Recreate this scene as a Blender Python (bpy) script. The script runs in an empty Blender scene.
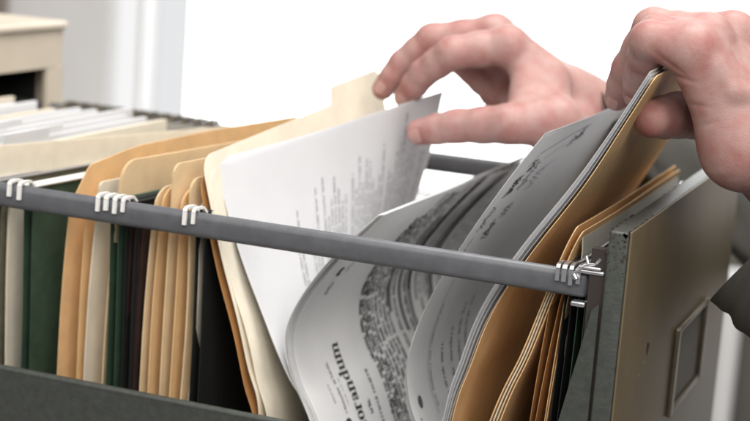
import bpy, math, random
import numpy as np
random.seed(7); rng = np.random.default_rng(7)
SC = bpy.context.scene
COL = SC.collection
R_ = math.radians

# ------------------------------------------------------------------ camera frame
F = 1663.0; CX, CY = 375.0, 210.5
def nrm(v): v = np.asarray(v, float); return v/np.linalg.norm(v)
_Y = nrm((658, -265, F)); _X = np.array((4465, 647, -F), float); _X = nrm(_X-_Y*(_X@_Y)); _Z = np.cross(_X, _Y)
RM = np.stack([_X, _Y, _Z])                       # camera (right, down, forward) -> world
def ray(px, py): return RM @ np.array([(px-CX)/F, (py-CY)/F, 1.0])
CAM = -ray(631, 233)*0.97
def at(px, py, d): return CAM + ray(px, py)*d
def on(px, py, ax, val):
    r = ray(px, py); return CAM + r*((val-CAM[ax])/r[ax])

cam = bpy.data.cameras.new('camera'); co = bpy.data.objects.new('camera', cam); COL.objects.link(co)
from mathutils import Matrix, Vector
M = Matrix.Identity(4)
for i in range(3):
    M[i][0] = RM[i, 0]; M[i][1] = -RM[i, 1]; M[i][2] = -RM[i, 2]; M[i][3] = CAM[i]
co.matrix_world = M
cam.sensor_width = 36; cam.lens = 36*F/750; cam.clip_start = 0.05; cam.clip_end = 100
cam.dof.use_dof = True; cam.dof.focus_distance = 1.01; cam.dof.aperture_fstop = 7.0
SC.camera = co

# ------------------------------------------------------------------ materials
def mat(name, rgb, rough=0.6, metal=0.0, spec=0.5, trans=0.0, var=0.0, vscale=40, bump=0.0, bscale=300, rgb2=None, coat=0.0, stretch=None):
    m = bpy.data.materials.new(name); m.use_nodes = True
    nt = m.node_tree; N = nt.nodes; L = nt.links
    p = N['Principled BSDF']; out = N['Material Output']
    p.inputs['Base Color'].default_value = (*rgb, 1); p.inputs['Roughness'].default_value = rough
    p.inputs['Metallic'].default_value = metal; p.inputs['Specular IOR Level'].default_value = spec
    p.inputs['Coat Weight'].default_value = coat
    tc = N.new('ShaderNodeTexCoord')
    src = tc.outputs['Object']
    if stretch:
        mp = N.new('ShaderNodeMapping'); mp.inputs['Scale'].default_value = stretch; L.new(src, mp.inputs[0]); src = mp.outputs[0]
    colout = None
    if var or rgb2:
        n = N.new('ShaderNodeTexNoise'); n.inputs['Scale'].default_value = vscale; n.inputs['Detail'].default_value = 6
        n.inputs['Roughness'].default_value = 0.6
        L.new(src, n.inputs['Vector'])
        cr = N.new('ShaderNodeValToRGB'); L.new(n.outputs['Fac'], cr.inputs[0])
        a = [c*(1-var) for c in rgb]; b = rgb2 or [min(1, c*(1+var)) for c in rgb]
        cr.color_ramp.elements[0].position = 0.35; cr.color_ramp.elements[0].color = (*a, 1)
        cr.color_ramp.elements[1].position = 0.7; cr.color_ramp.elements[1].color = (*b, 1)
        L.new(cr.outputs[0], p.inputs['Base Color']); colout = cr.outputs[0]
    if bump:
        n2 = N.new('ShaderNodeTexNoise'); n2.inputs['Scale'].default_value = bscale; n2.inputs['Detail'].default_value = 4
        L.new(src, n2.inputs['Vector'])
        b = N.new('ShaderNodeBump'); b.inputs['Strength'].default_value = bump; b.inputs['Distance'].default_value = 0.001
        L.new(n2.outputs['Fac'], b.inputs['Height']); L.new(b.outputs[0], p.inputs['Normal'])
    if trans:
        t = N.new('ShaderNodeBsdfTranslucent'); t.inputs[0].default_value = (*rgb, 1)
        if colout: L.new(colout, t.inputs[0])
        mx = N.new('ShaderNodeMixShader'); mx.inputs[0].default_value = trans
        L.new(p.outputs[0], mx.inputs[1]); L.new(t.outputs[0], mx.inputs[2]); L.new(mx.outputs[0], out.inputs[0])
    return m
def emit(name, rgb, s):
    m = bpy.data.materials.new(name); m.use_nodes = True; N = m.node_tree.nodes
    e = N.new('ShaderNodeEmission'); e.inputs[0].default_value = (*rgb, 1); e.inputs[1].default_value = s
    m.node_tree.links.new(e.outputs[0], N['Material Output'].inputs[0]); return m

MANILA = mat('manila_card', (0.92, 0.735, 0.47), 0.62, trans=0.26, var=0.06, vscale=60, bump=0.12, bscale=500)
MANILA2 = mat('orange_manila_card', (0.92, 0.65, 0.345), 0.62, trans=0.26, var=0.07, vscale=50, bump=0.12, bscale=500)
CREAM = mat('cream_card', (0.90, 0.83, 0.69), 0.62, trans=0.24, var=0.05, vscale=60, bump=0.12, bscale=500)
BROWN = mat('brown_card', (0.50, 0.25, 0.09), 0.6, trans=0.08, var=0.12, vscale=50, bump=0.15, bscale=400)
PAPER = mat('white_paper', (0.88, 0.88, 0.89), 0.6, trans=0.48, var=0.015, vscale=30, bump=0.05, bscale=700)
MEMOPAPER = mat('memo_paper', (0.90, 0.90, 0.90), 0.6, trans=0.24, var=0.03, vscale=25, bump=0.06, bscale=700)
GREYPAPER = mat('shade_grey_paper', (0.74, 0.74, 0.74), 0.55, trans=0.12, var=0.03, vscale=25, bump=0.06, bscale=700)  # white paper with the shade of the bent pages put into its grey
FILMY = mat('pale_grey_sheet', (0.50, 0.49, 0.43), 0.35, trans=0.2, var=0.05, vscale=30)
INK = mat('black_ink_and_shade_bars', (0.025, 0.025, 0.028), 0.5)
GREYINK = mat('grey_ink', (0.36, 0.36, 0.38), 0.6)
MIDINK = mat('dark_grey_ink', (0.09, 0.09, 0.095), 0.6)
GREEN = mat('green_hanging_card', (0.030, 0.062, 0.036), 0.7, var=0.2, vscale=80, bump=0.2, bscale=400)
OLIVE = mat('olive_hanging_card', (0.14, 0.13, 0.085), 0.7, var=0.2, vscale=80, bump=0.2, bscale=400)
BLACKC = mat('black_hanging_card', (0.006, 0.007, 0.0065), 0.75, var=0.2, vscale=80, bump=0.2)
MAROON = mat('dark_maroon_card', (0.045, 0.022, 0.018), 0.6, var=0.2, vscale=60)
TEAL = mat('teal_card', (0.06, 0.30, 0.36), 0.6, var=0.1)
HOOKW = mat('white_hook_plastic', (0.80, 0.79, 0.76), 0.4)
STEEL = mat('bright_steel', (0.62, 0.62, 0.64), 0.3, metal=0.9, bump=0.05)
RAILM = mat('grey_rail_paint', (0.105, 0.108, 0.118), 0.36, spec=0.5, var=0.12, vscale=90, bump=0.1, bscale=350)
DRAWER = mat('grey_green_enamel', (0.050, 0.055, 0.048), 0.45, var=0.18, vscale=160, bump=0.25, bscale=420)
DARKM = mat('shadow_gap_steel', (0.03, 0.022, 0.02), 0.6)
TAUPE = mat('taupe_enamel', (0.120, 0.090, 0.051), 0.42, var=0.09, vscale=14, bump=0.08, bscale=260)
HOLDER = mat('bronzed_steel', (0.17, 0.14, 0.10), 0.3, metal=0.55, var=0.2, vscale=80)
RUST = mat('worn_rust_edge', (0.035, 0.020, 0.016), 0.7, rgb2=(0.07, 0.055, 0.045), vscale=260, var=0.2)
CABINET = mat('beige_cabinet_enamel', (0.60, 0.52, 0.41), 0.4, var=0.07, vscale=12, bump=0.05, bscale=200)
CABIN = mat('cabinet_cavity_shade', (0.008, 0.008, 0.008), 0.8)  # near black carries the shade of the open cavity
WALLM = mat('grey_wall_paint', (0.82, 0.82, 0.81), 0.8, var=0.02, vscale=4)
FRAMEM = mat('white_window_paint', (0.80, 0.80, 0.80), 0.5, var=0.01)
FLOORM = mat('floor_vinyl', (0.25, 0.23, 0.21), 0.5, var=0.1, vscale=8)
JACKET = mat('olive_grey_weave', (0.036, 0.033, 0.027), 0.9, rgb2=(0.062, 0.057, 0.049), vscale=900, bump=0.5, bscale=1400, stretch=(1, 1, 3))
NAIL = mat('fingernail', (0.43, 0.24, 0.215), 0.32)
PANE = emit('window_daylight', (1.0, 1.0, 1.0), 3.4)
PANE2 = emit('window_daylight_through_blind', (1.0, 1.0, 1.0), 0.93)

def skin_mat():
    m = bpy.data.materials.new('skin'); m.use_nodes = True; N = m.node_tree.nodes; L = m.node_tree.links
    p = N['Principled BSDF']
    at_ = N.new('ShaderNodeAttribute'); at_.attribute_name = 'red'
    tc = N.new('ShaderNodeTexCoord')
    n = N.new('ShaderNodeTexNoise'); n.inputs['Scale'].default_value = 70; n.inputs['Detail'].default_value = 6; L.new(tc.outputs['Object'], n.inputs['Vector'])
    ad = N.new('ShaderNodeMath'); ad.operation = 'MULTIPLY_ADD'; ad.inputs[1].default_value = 2.4; ad.inputs[2].default_value = -1.0; L.new(n.outputs['Fac'], ad.inputs[0])
    ad2 = N.new('ShaderNodeMath'); ad2.use_clamp = True; L.new(ad.outputs[0], ad2.inputs[0]); L.new(at_.outputs['Fac'], ad2.inputs[1])
    mx = N.new('ShaderNodeMix'); mx.data_type = 'RGBA'; L.new(ad2.outputs[0], mx.inputs[0])
    mx.inputs[6].default_value = (0.41, 0.25, 0.226, 1); mx.inputs[7].default_value = (0.335, 0.128, 0.112, 1)
    L.new(mx.outputs[2], p.inputs['Base Color'])
    p.inputs['Roughness'].default_value = 0.5; p.inputs['Specular IOR Level'].default_value = 0.35
    p.inputs['Subsurface Weight'].default_value = 0.12; p.inputs['Subsurface Radius'].default_value = (1, 0.35, 0.2); p.inputs['Subsurface Scale'].default_value = 0.004
    v = N.new('ShaderNodeTexVoronoi'); v.inputs['Scale'].default_value = 1100; L.new(tc.outputs['Object'], v.inputs['Vector'])
    n2 = N.new('ShaderNodeTexNoise'); n2.inputs['Scale'].default_value = 160; n2.inputs['Detail'].default_value = 8; L.new(tc.outputs['Object'], n2.inputs['Vector'])
    mm = N.new('ShaderNodeMath'); mm.operation = 'MULTIPLY_ADD'; mm.inputs[1].default_value = 0.35; L.new(v.outputs['Distance'], mm.inputs[0]); L.new(n2.outputs['Fac'], mm.inputs[2])
    b = N.new('ShaderNodeBump'); b.inputs['Strength'].default_value = 0.30; b.inputs['Distance'].default_value = 0.0009
    L.new(mm.outputs[0], b.inputs['Height']); L.new(b.outputs[0], p.inputs['Normal'])
    return m
SKIN = skin_mat()

# ------------------------------------------------------------------ mesh builder
class MB:
    def __init__(s): s.v = []; s.f = []; s.m = []; s.sm = []
    def add(s, vs, fs, mi=0, smooth=False):
        b = len(s.v); s.v.extend([tuple(map(float, p)) for p in vs])
        for f in fs: s.f.append(tuple(b+i for i in f)); s.m.append(mi); s.sm.append(smooth)
    def box(s, lo, hi, mi=0, bev=0.0):
        x0, y0, z0 = lo; x1, y1, z1 = hi; b = bev
        if b <= 0:
            v = [(x, y, z) for z in (z0, z1) for y in (y0, y1) for x in (x0, x1)]
            s.add(v, [(0, 2, 3, 1), (4, 5, 7, 6), (0, 1, 5, 4), (2, 6, 7, 3), (0, 4, 6, 2), (1, 3, 7, 5)], mi); return
        import bmesh
        bm = bmesh.new(); bmesh.ops.create_cube(bm, size=1)
        for v in bm.verts: v.co = ((x0+x1)/2+v.co.x*(x1-x0), (y0+y1)/2+v.co.y*(y1-y0), (z0+z1)/2+v.co.z*(z1-z0))
        bmesh.ops.bevel(bm, geom=bm.edges[:], offset=b, segments=3, profile=0.5, affect='EDGES')
        bm.verts.index_update()
        s.add([v.co[:] for v in bm.verts], [[v.index for v in f.verts] for f in bm.faces], mi, True); bm.free()
    def prism(s, poly, axis, a, b, mi=0):       # polygon in the two other axes, extruded a..b
        n = len(poly)
        def P(q, h):
            return (h, q[0], q[1]) if axis == 0 else (q[0], h, q[1]) if axis == 1 else (q[0], q[1], h)
        vs = [P(q, a) for q in poly]+[P(q, b) for q in poly]
        s.add(vs, [tuple(range(n)), tuple(range(2*n-1, n-1, -1))]+[(i, n+i, n+(i+1) % n, (i+1) % n) for i in range(n)], mi)
    def tube(s, pts, rads, n=12, mi=0, cap=True):
        pts = [np.asarray(p, float) for p in pts]
        if not hasattr(rads, '__len__'): rads = [rads]*len(pts)
        up = np.array((0.0, 0, 1)); vs = []
        for i, p in enumerate(pts):
            t = nrm(pts[min(i+1, len(pts)-1)]-pts[max(i-1, 0)])
            a = np.cross(t, up)
            a = np.cross(t, (1, 0, 0)) if np.linalg.norm(a) < 1e-3 else a
            a = nrm(a); b = np.cross(t, a)
            for k in range(n):
                q = 2*math.pi*k/n; vs.append(p+rads[i]*(math.cos(q)*a+math.sin(q)*b))
        fs = [(i*n+k, i*n+(k+1) % n, (i+1)*n+(k+1) % n, (i+1)*n+k) for i in range(len(pts)-1) for k in range(n)]
        s.add(vs, fs, mi, True)
        if cap:
            s.add(vs[:n], [tuple(range(n))[::-1]], mi); s.add(vs[-n:], [tuple(range(n))], mi)
    def sheet(s, P, t, mi=0, rim=None):         # P[nu, ns, 3], thickness t
        rim = mi if rim is None else rim
        du = np.gradient(P, axis=0); ds = np.gradient(P, axis=1)
        n = np.cross(du, ds); n /= np.linalg.norm(n, axis=2, keepdims=True)+1e-12
        A = P+n*t/2; B = P-n*t/2; nu, ns = P.shape[:2]
        idx = lambda i, j: i*ns+j
        q = [(idx(i, j), idx(i+1, j), idx(i+1, j+1), idx(i, j+1)) for i in range(nu-1) for j in range(ns-1)]
        s.add(A.reshape(-1, 3), q, mi, True); s.add(B.reshape(-1, 3), [f[::-1] for f in q], mi, True)
        ring = [(i, 0) for i in range(nu)]+[(nu-1, j) for j in range(1, ns)]+[(i, ns-1) for i in range(nu-2, -1, -1)]+[(0, j) for j in range(ns-2, 0, -1)]
        k = len(ring); vs = [A[r] for r in ring]+[B[r] for r in ring]
        s.add(vs, [(i, k+i, k+(i+1) % k, (i+1) % k) for i in range(k)], rim, False)
    def build(s, name, mats, parent=None, origin=None):
        me = bpy.data.meshes.new(name)
        o = np.zeros(3) if origin is None else np.asarray(origin, float)
        me.from_pydata([tuple(np.array(p)-o) for p in s.v], [], s.f)
        mats = mats if isinstance(mats, (list, tuple)) else [mats]
        for m in mats: me.materials.append(m)
        me.polygons.foreach_set('material_index', s.m); me.polygons.foreach_set('use_smooth', s.sm)
        me.update()
        ob = bpy.data.objects.new(name, me); COL.objects.link(ob)
        if parent is not None:
            ob.parent = parent
            ob.location = o-np.array(root_loc(parent))
        else: ob.location = o
        return ob
def root_loc(o):
    l = np.array(o.location)
    while o.parent is not None: o = o.parent; l = l+np.array(o.location)
    return l
def empty(name, loc):
    o = bpy.data.objects.new(name, None); o.empty_display_size = 0.05; COL.objects.link(o); o.location = loc; return o
def tag(o, label=None, cat=None, group=None, kind=None):
    if label: o['label'] = label
    if cat: o['category'] = cat
    if group: o['group'] = group
    if kind: o['kind'] = kind
    return o

# ------------------------------------------------------------------ surfaces for paper and card
def catmull(pts, n=160):
    p = [np.asarray(q, float) for q in pts]; p = [2*p[0]-p[1]]+p+[2*p[-1]-p[-2]]
    out = []; m = max(6, n//(len(p)-3))
    for i in range(1, len(p)-2):
        for k in range(m):
            t = k/m; a, b, c, d = p[i-1], p[i], p[i+1], p[i+2]
            out.append(0.5*(2*b+(c-a)*t+(2*a-5*b+4*c-d)*t*t+(3*b-a-3*c+d)*t**3))
    out.append(p[-2]); return np.array(out)
def relax(c, sig=0.006, n=220):
    d = np.r_[0, np.cumsum(np.linalg.norm(np.diff(c, axis=0), axis=1))]; S = d[-1]; sig = min(sig, S*0.05)
    x = np.linspace(0, S, n); c = np.stack([np.interp(x, d, c[:, i]) for i in range(3)], 1)
    k = int(3*sig/(S/(n-1)))+1; g = np.exp(-0.5*(np.arange(-k, k+1)*(S/(n-1))/sig)**2); g /= g.sum()
    a = np.concatenate([2*c[0]-c[k:0:-1], c, 2*c[-1]-c[-2:-k-2:-1]])
    return np.stack([np.convolve(a[:, i], g, 'valid') for i in range(3)], 1)
class Surf:
    """ruled sheet: near edge and far edge polylines, bottom to top; u runs along the depth, s is arc length"""
    def __init__(s, near, length=0.3, fan=0.0, lift=0.0, far=None, wav=0.0, ph=0.0):
        s.n = relax(catmull(near)); s.L = length
        s.f = relax(catmull(far)) if far is not None else s.n+np.array((fan*length, length, lift*length))
        def par(c):
            d = np.r_[0, np.cumsum(np.linalg.norm(np.diff(c, axis=0), axis=1))]; return d
        s.dn, s.df = par(s.n), par(s.f); s.S = s.dn[-1]; s.k = s.df[-1]/s.S; s.wav = wav; s.ph = ph
    def _c(s, c, d, x):
        x = np.asarray(x, float); out = np.stack([np.interp(x, d, c[:, i]) for i in range(3)], -1)
        ex = np.clip(x-d[-1], 0, None)[..., None]; tang = nrm(c[-1]-c[-4]); return out+ex*tang
    def p(s, u, x):
        u = np.asarray(u, float)[..., None]
        q = s._c(s.n, s.dn, x)*(1-u)+s._c(s.f, s.df, np.asarray(x)*s.k)*u
        if s.wav:
            w = s.wav*np.sin(u[..., 0]*5.3+s.ph+np.asarray(x)*21)*(np.asarray(x)/s.S); q = q+np.stack([w, 0*w, 0*w], -1)
        return q
    def nor(s, u, x):
        e = 1e-3
        n = np.cross(s.p(np.asarray(u)+e, x)-s.p(np.asarray(u)-e, x), s.p(u, np.asarray(x)+e)-s.p(u, np.asarray(x)-e))
        return n/(np.linalg.norm(n, axis=-1, keepdims=True)+1e-12)          # points to +X
    def grid(s, top=None, us=None, ns=40, off=0.0, s0=0.0):
        ns = ns*2
        us = np.array(us if us is not None else np.linspace(0, 1, 25)); tops = np.array([s.S if top is None else top(u) for u in us])
        v = np.linspace(0, 1, ns)
        X = s0+np.outer(tops-s0, v); U = np.repeat(us[:, None], ns, 1)
        P = s.p(U, X)
        if off: P = P+s.nor(U, X)*off
        return P
def corner_us(L, r=0.012, extra=()):
    a = [0]+[r/L*(1-math.cos(t)) for t in np.linspace(0.15, math.pi/2, 7)]
    us = np.array(sorted(set(a+[1-x for x in a]+list(np.linspace(r/L, 1-r/L, 36))+[e for x in extra for e in (x-0.012, x-0.004, x+0.004, x+0.012)])))
    keep = [0]
    for i in range(1, len(us)):
        if us[i]-us[keep[-1]] > 0.0012 or i == len(us)-1: keep.append(i)
    return us[keep]
def rounded_top(S, L, r=0.012, tab=None, tabh=0.013):
    """height along the arc with round corners and, when tab=(u0,u1), a raised tab"""
    def f(u):
        d = min(u, 1-u)*L; h = S
        if d < r: h = S-r+math.sqrt(max(0, r*r-(r-d)**2))
        if tab:
            u0, u1 = tab; sm = lambda x: min(1, max(0, x))**2*(3-2*min(1, max(0, x)))
            h += tabh*sm((u-u0+0.012)/0.024)*sm((u1-u+0.012)/0.024)
        return h
    return f
def ptsY(y, xs): return [on(px, py, 1, y) for px, py in xs]
def extend_down(pts, zb=-0.285, lean=0.35):
    a = np.array(pts[0]); b = np.array(pts[1]); d = a-b
    k = (zb-a[2])/(d[2] if abs(d[2]) > 1e-4 else -1e-4); e = a+d*k; e[0] = a[0]+(e[0]-a[0])*lean; return [e]+list(pts)

# ------------------------------------------------------------------ setting: wall, window, floor
YW = 2.2
b = MB(); b.box((-4.0, YW, -1.1), (-1.632, YW+0.1, 1.8)); b.box((-1.632, YW, 1.3), (0.0, YW+0.1, 1.8)); b.box((0.0, YW, -1.1), (2.6, YW+0.1, 1.8))
tag(b.build('wall', WALLM), kind='structure')
b = MB(); b.box((-1.632, YW+0.001, -1.1), (-0.001, YW+0.099, -0.401)); tag(b.build('dark_wall_stand_in', mat('darkened_wall', (0.13, 0.12, 0.105), 0.6, var=0.15, vscale=5)), kind='structure')  # wall under the window, darkened to stand in for an unidentified dark blur
b = MB(); b.tube([(-0.238, YW-0.06, -1.1), (-0.238, YW-0.06, -0.455)], 0.022, 16); b.box((-0.261, YW-0.085, -0.95), (-0.215, YW-0.035, -0.92), bev=0.004); tag(b.build('pale_strip_stand_in', FRAMEM), 'blurred pale strip, added as a pipe, standing beyond the far edge of the drawer front', 'pipe')  # made-up pipe standing in for an unidentified pale strip
b = MB(); b.box((-4, -1.6, -1.15), (2.6, YW+0.1, -1.1)); tag(b.build('floor', FLOORM), kind='structure')
w = empty('window', (0, YW, -0.4)); tag(w, 'tall bright overexposed window with pale frame behind the drawer', 'window')
b = MB(); b.box((-1.46, YW+0.05, -0.40), (-0.06, YW+0.055, 1.3)); b.build('pane', PANE, w)
b = MB(); b.box((-1.632, YW+0.045, -0.40), (-1.547, YW+0.05, 1.3)); b.build('pane', PANE2, w)
b = MB(); b.box((-0.058, YW-0.02, -0.40), (-0.001, YW+0.07, 1.3), bev=0.006); b.build('mullion', FRAMEM, w)
b = MB(); b.box((-1.547, YW-0.02, -0.40), (-1.532, YW+0.07, 1.3), bev=0.004); b.build('mullion', FRAMEM, w)
b = MB(); b.box((-1.531, YW+0.045, -0.40), (-1.461, YW+0.049, 1.3)); b.build('glow_strip', emit('grey_strip_glow', (0.98, 0.99, 1.0), 0.82), w)  # glowing strip added because the backlit frame band came out too dark
b = MB(); b.box((-1.70, YW-0.16, -0.45), (-0.45, YW-0.002, -0.405), bev=0.01); b.build('sill', FRAMEM, w)
b = MB(); b.box((-2.3, YW-0.30, -1.1), (-1.88, YW-0.002, 1.8), bev=0.01); tag(b.build('wall_pilaster', mat('brown_post', (0.27, 0.22, 0.19), 0.7)), kind='structure')

# ------------------------------------------------------------------ filing cabinet at the far left
XF = -0.635; Y0, Y1 = -0.035, 0.405; ZT = 0.047
c = empty('filing_cabinet', (-0.95, 0.18, -1.1)); tag(c, 'beige steel filing cabinet whose open drawer leaves a black opening', 'cabinet')
b = MB()
b.box((-1.30, Y0, ZT-0.008), (XF+0.004, Y1, ZT), bev=0.003)
b.box((-1.30, Y0+0.001, -1.1), (XF-0.001, Y0+0.012, ZT-0.009)); b.box((-1.30, Y1-0.012, -1.1), (XF-0.001, Y1-0.001, ZT-0.009)); b.box((-1.30, Y0+0.013, -1.1), (-1.29, Y1-0.013, ZT-0.009))
b.build('body', CABINET, c)
b = MB(); b.box((XF-0.02, Y0+0.0125, 0.004), (XF, Y1-0.0125, ZT-0.0085)); b.box((XF-0.004, Y0, -1.1), (XF, Y0+0.028, 0.0035)); b.box((XF-0.004, Y1-0.028, -1.1), (XF, Y1, 0.0035))
b.box((XF-0.02, Y0+0.0285, -0.36), (XF, Y1-0.0285, -0.33)); b.build('face_frame', CABINET, c)
b = MB(); b.box((-1.285, Y0+0.0135, -0.335), (-1.28, Y1-0.0135, ZT-0.01)); b.box((-1.28, Y0+0.0135, -0.0045+ZT-0.009), (XF-0.021, Y1-0.0135, ZT-0.0095)); b.box((-1.28, Y1-0.016, -0.33), (XF-0.021, Y1-0.0125, ZT-0.016)); b.build('cavity_shade_lining', CABIN, c)  # black lining paints the shade inside the beige cabinet
b = MB(); b.box((XF-0.019, Y0+0.03, -1.05), (XF+0.006, Y1-0.03, -0.365), bev=0.004); b.build('lower_drawer_front', CABINET, c)
for yy, ww, zz in ((0.135, 0.022, 0.0), (0.195, 0.012, 0.002)):
    b = MB(); b.box((XF+0.0005, yy-ww, 0.012+zz), (XF+0.007, yy+ww, 0.033), bev=0.003); b.build('catch_plate', CABINET, c)

# ------------------------------------------------------------------ the open drawer
d = empty('file_drawer', (-0.35, 0.2, -0.31)); tag(d, 'open grey green steel file drawer with taupe front and hanging rails', 'drawer')
b = MB()
b.prism([(-0.80, -0.305), (-0.0145, -0.305), (-0.0145, -0.045), (-0.0185, -0.049), (-0.036, -0.14), (-0.042, -0.157), (-0.80, -0.157)], 1, 0.0, 0.0012)
b.tube([(-0.80, 0.0025, -0.157), (-0.044, 0.0025, -0.157)], 0.0028, 10)
b.build('side_panel', DRAWER, d)
b = MB(); b.box((-0.80, 0.3985, -0.305), (-0.0145, 0.3997, -0.157)); b.tube([(-0.80, 0.397, -0.157), (-0.03, 0.397, -0.157)], 0.0028, 10); b.build('side_panel', DRAWER, d)
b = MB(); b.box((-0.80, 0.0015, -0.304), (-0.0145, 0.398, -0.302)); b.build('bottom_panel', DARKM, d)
b = MB(); b.box((-0.023, 0.004, -0.30), (-0.0135, 0.012, -0.013)); b.build('recess_shade_strip', DARKM, d)  # dark strip painted for the shade in the recess behind the flange
fp = MB(); fp.box((-0.0130, 0.0, -0.315), (-0.0008, 0.40, -0.0004), bev=0.0016); ff = MB(); ff.box((-0.0007, 0.0006, -0.314), (0.0009, 0.3995, 0.0003), bev=0.0007)
# chipped scratch on the taupe paint
ch = on(648, 348, 0, 0.0012)
def chip(cy, cz, w, h, mi):
    pts = [(0.0012, cy+w*math.cos(a)*(0.7+0.5*random.random()), cz+h*math.sin(a)*(0.7+0.5*random.random())) for a in np.linspace(0, 2*math.pi, 9)[:-1]]
    ff.add(pts, [tuple(range(8))], mi)
chip(ch[1], ch[2], 0.0045, 0.0045, 1)
for k in range(2): chip(ch[1]-0.010-0.011*k, ch[2]-0.007-0.006*k, 0.005, 0.0004, 2)
front = ff.build('front_panel', [TAUPE, RUST, HOLDER], d)
# worn paint on the near top corner
for k in range(46):
    x = random.uniform(-0.0125, -0.0015); z = -abs(random.gauss(0, 0.006))-0.0012 if k < 20 else random.uniform(-0.03, -0.002)
    r = random.uniform(0.0003, 0.0011)*(1 if k < 20 else 0.6)
    fp.add([(x+r*math.cos(a)*(0.6+random.random()), -0.00025, z+r*math.sin(a)*(0.6+random.random())) for a in np.linspace(0, 2*math.pi, 8)[:-1]], [tuple(range(7))], 1)
for k in range(60):
    y = random.uniform(0, 0.06) if k < 40 else random.uniform(0, 0.3); x = random.choice((-0.0122, -0.0014)); r = random.uniform(0.0004, 0.0012)
    fp.add([(x+r*math.cos(a)*0.7, y+r*2*math.sin(a)+0.001, -0.00005+0.0001) for a in np.linspace(0, 2*math.pi, 8)[:-1]], [tuple(range(7))], 1)
frame = fp.build('front_frame', [DRAWER, RUST], d)
# label holder on the front
ya, yb, za, zb = 0.178, 0.297, -0.161, -0.097
h = MB(); t = 0.0085
for lo, hi in (((0.001, ya, za), (0.0042, ya+t, zb)), ((0.001, yb-t, za), (0.0042, yb, zb)), ((0.001, ya+t-0.001, za+0.0005), (0.0037, yb-t+0.001, za+t*0.55)), ((0.001, ya+t-0.001, zb-t*0.55), (0.0037, yb-t+0.001, zb-0.0005))):
    h.box(lo, hi, bev=0.0011)
h.box((0.00095, ya+t-0.002, za+t*0.4), (0.0013, yb-t+0.002, zb-t*0.4), 1)
h.build('label_holder', [HOLDER, mat('card_slot_shade', (0.075, 0.058, 0.036), 0.5, var=0.15, vscale=60)], front)  # darker plate puts the shade of the recess into the colour
# rails
def rail(y):
    b = MB(); b.box((-0.80, y-0.0046, -0.0455), (-0.0235, y+0.0046, -0.0288), bev=0.0044); return b.build('hanging_rail', RAILM, d)
rl = rail(0.012); rf = rail(0.388)
b = MB()                                          # clip that fixes the near rail to the corner
b.box((-0.032, 0.0030, -0.029), (-0.014, 0.012, -0.0265), bev=0.0009); b.box((-0.030, 0.0022, -0.0262), (-0.016, 0.0095, -0.0242), bev=0.0008)
b.tube([(-0.033, 0.004, -0.0305), (-0.026, 0.003, -0.0235), (-0.020, 0.005, -0.0225), (-0.017, 0.004, -0.019)], 0.0011, 8)
b.tube([(-0.024, 0.003, -0.023), (-0.026, 0.0045, -0.0185)], 0.0011, 8)
b.tube([(-0.0325, 0.004, -0.0305), (-0.0305, 0.0035, -0.0330)], 0.0017, 8)
b.box((-0.033, 0.004, -0.0500), (-0.024, 0.012, -0.0468), bev=0.001)
b.build('rail_clip', STEEL, rl)

# ------------------------------------------------------------------ hanging folders and manila folders
HL = 0.355                                        # length along the depth
def add_hook(mb, x, y, z, side, w=0.0026):
    # strip that runs out over the rail and drops down its outer face
    yr = 0.012 if side < 0 else 0.388; e = yr+side*0.0062
    p = [(y, z), (y+(yr-y)*0.45, max(z, -0.0268)), (yr, -0.0262), (e-side*0.001, -0.0266), (e, -0.0285), (e+side*0.0004, -0.0350-random.uniform(0, 0.0028))]
    x = x+random.uniform(-0.0006, 0.0006); w = w*random.uniform(0.85, 1.15)
    h = 0.0009
    for (ya, za), (yb, zb) in zip(p[:-1], p[1:]):
        dy, dz = yb-ya, zb-za; l = math.hypot(dy, dz) or 1; ny, nz = -dz/l*h, dy/l*h
        vs = [(x+sx*w/2, yy+q*ny, zz+q*nz) for (yy, zz) in ((ya, za), (yb, zb)) for q in (-1, 1) for sx in (-1, 1)]
        mb.add(vs, [(0, 1, 5, 4), (2, 6, 7, 3), (0, 4, 6, 2), (1, 3, 7, 5), (0, 2, 3, 1), (4, 5, 7, 6)])
def hanging_folder(xf, xb, m, label, group='green and black hanging folders', fan=0.0, ztop=-0.031, hookm=None, gap=0.0, hooks=True, far_hooks=True, rodm=None):
    t = empty('hanging_folder', (xf, 0.2, -0.29)); tag(t, label, 'hanging folder', group)
    for nm, x in (('front_leaf', xf), ('back_leaf', xb)):
        xm = (xf+xb)/2
        near = [(xm+(x-xm)*0.2, 0.026, -0.285), (xm+(x-xm)*0.9, 0.026, -0.22), (x, 0.026, -0.12), (x, 0.026, ztop)]
        sf = Surf(near, HL-0.005, fan=fan, wav=0.0015, ph=x*90)
        mb = MB(); mb.sheet(sf.grid(ns=24), 0.0006); lf = mb.build(nm, m, t)
        mb = MB(); mb.tube([(x, 0.022, ztop), (x+fan*0.35, 0.378, ztop)], 0.0013, 8); mb.build('rod', rodm or STEEL, lf)
        if hooks:
            mb = MB(); add_hook(mb, x, 0.024, ztop, -1)
            if far_hooks: pass
            mb.build('hook', hookm or HOOKW, lf)
            mb = MB(); add_hook(mb, x+fan*0.35, 0.376, ztop, 1); mb.build('hook', hookm or HOOKW, lf)
    return t
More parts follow.
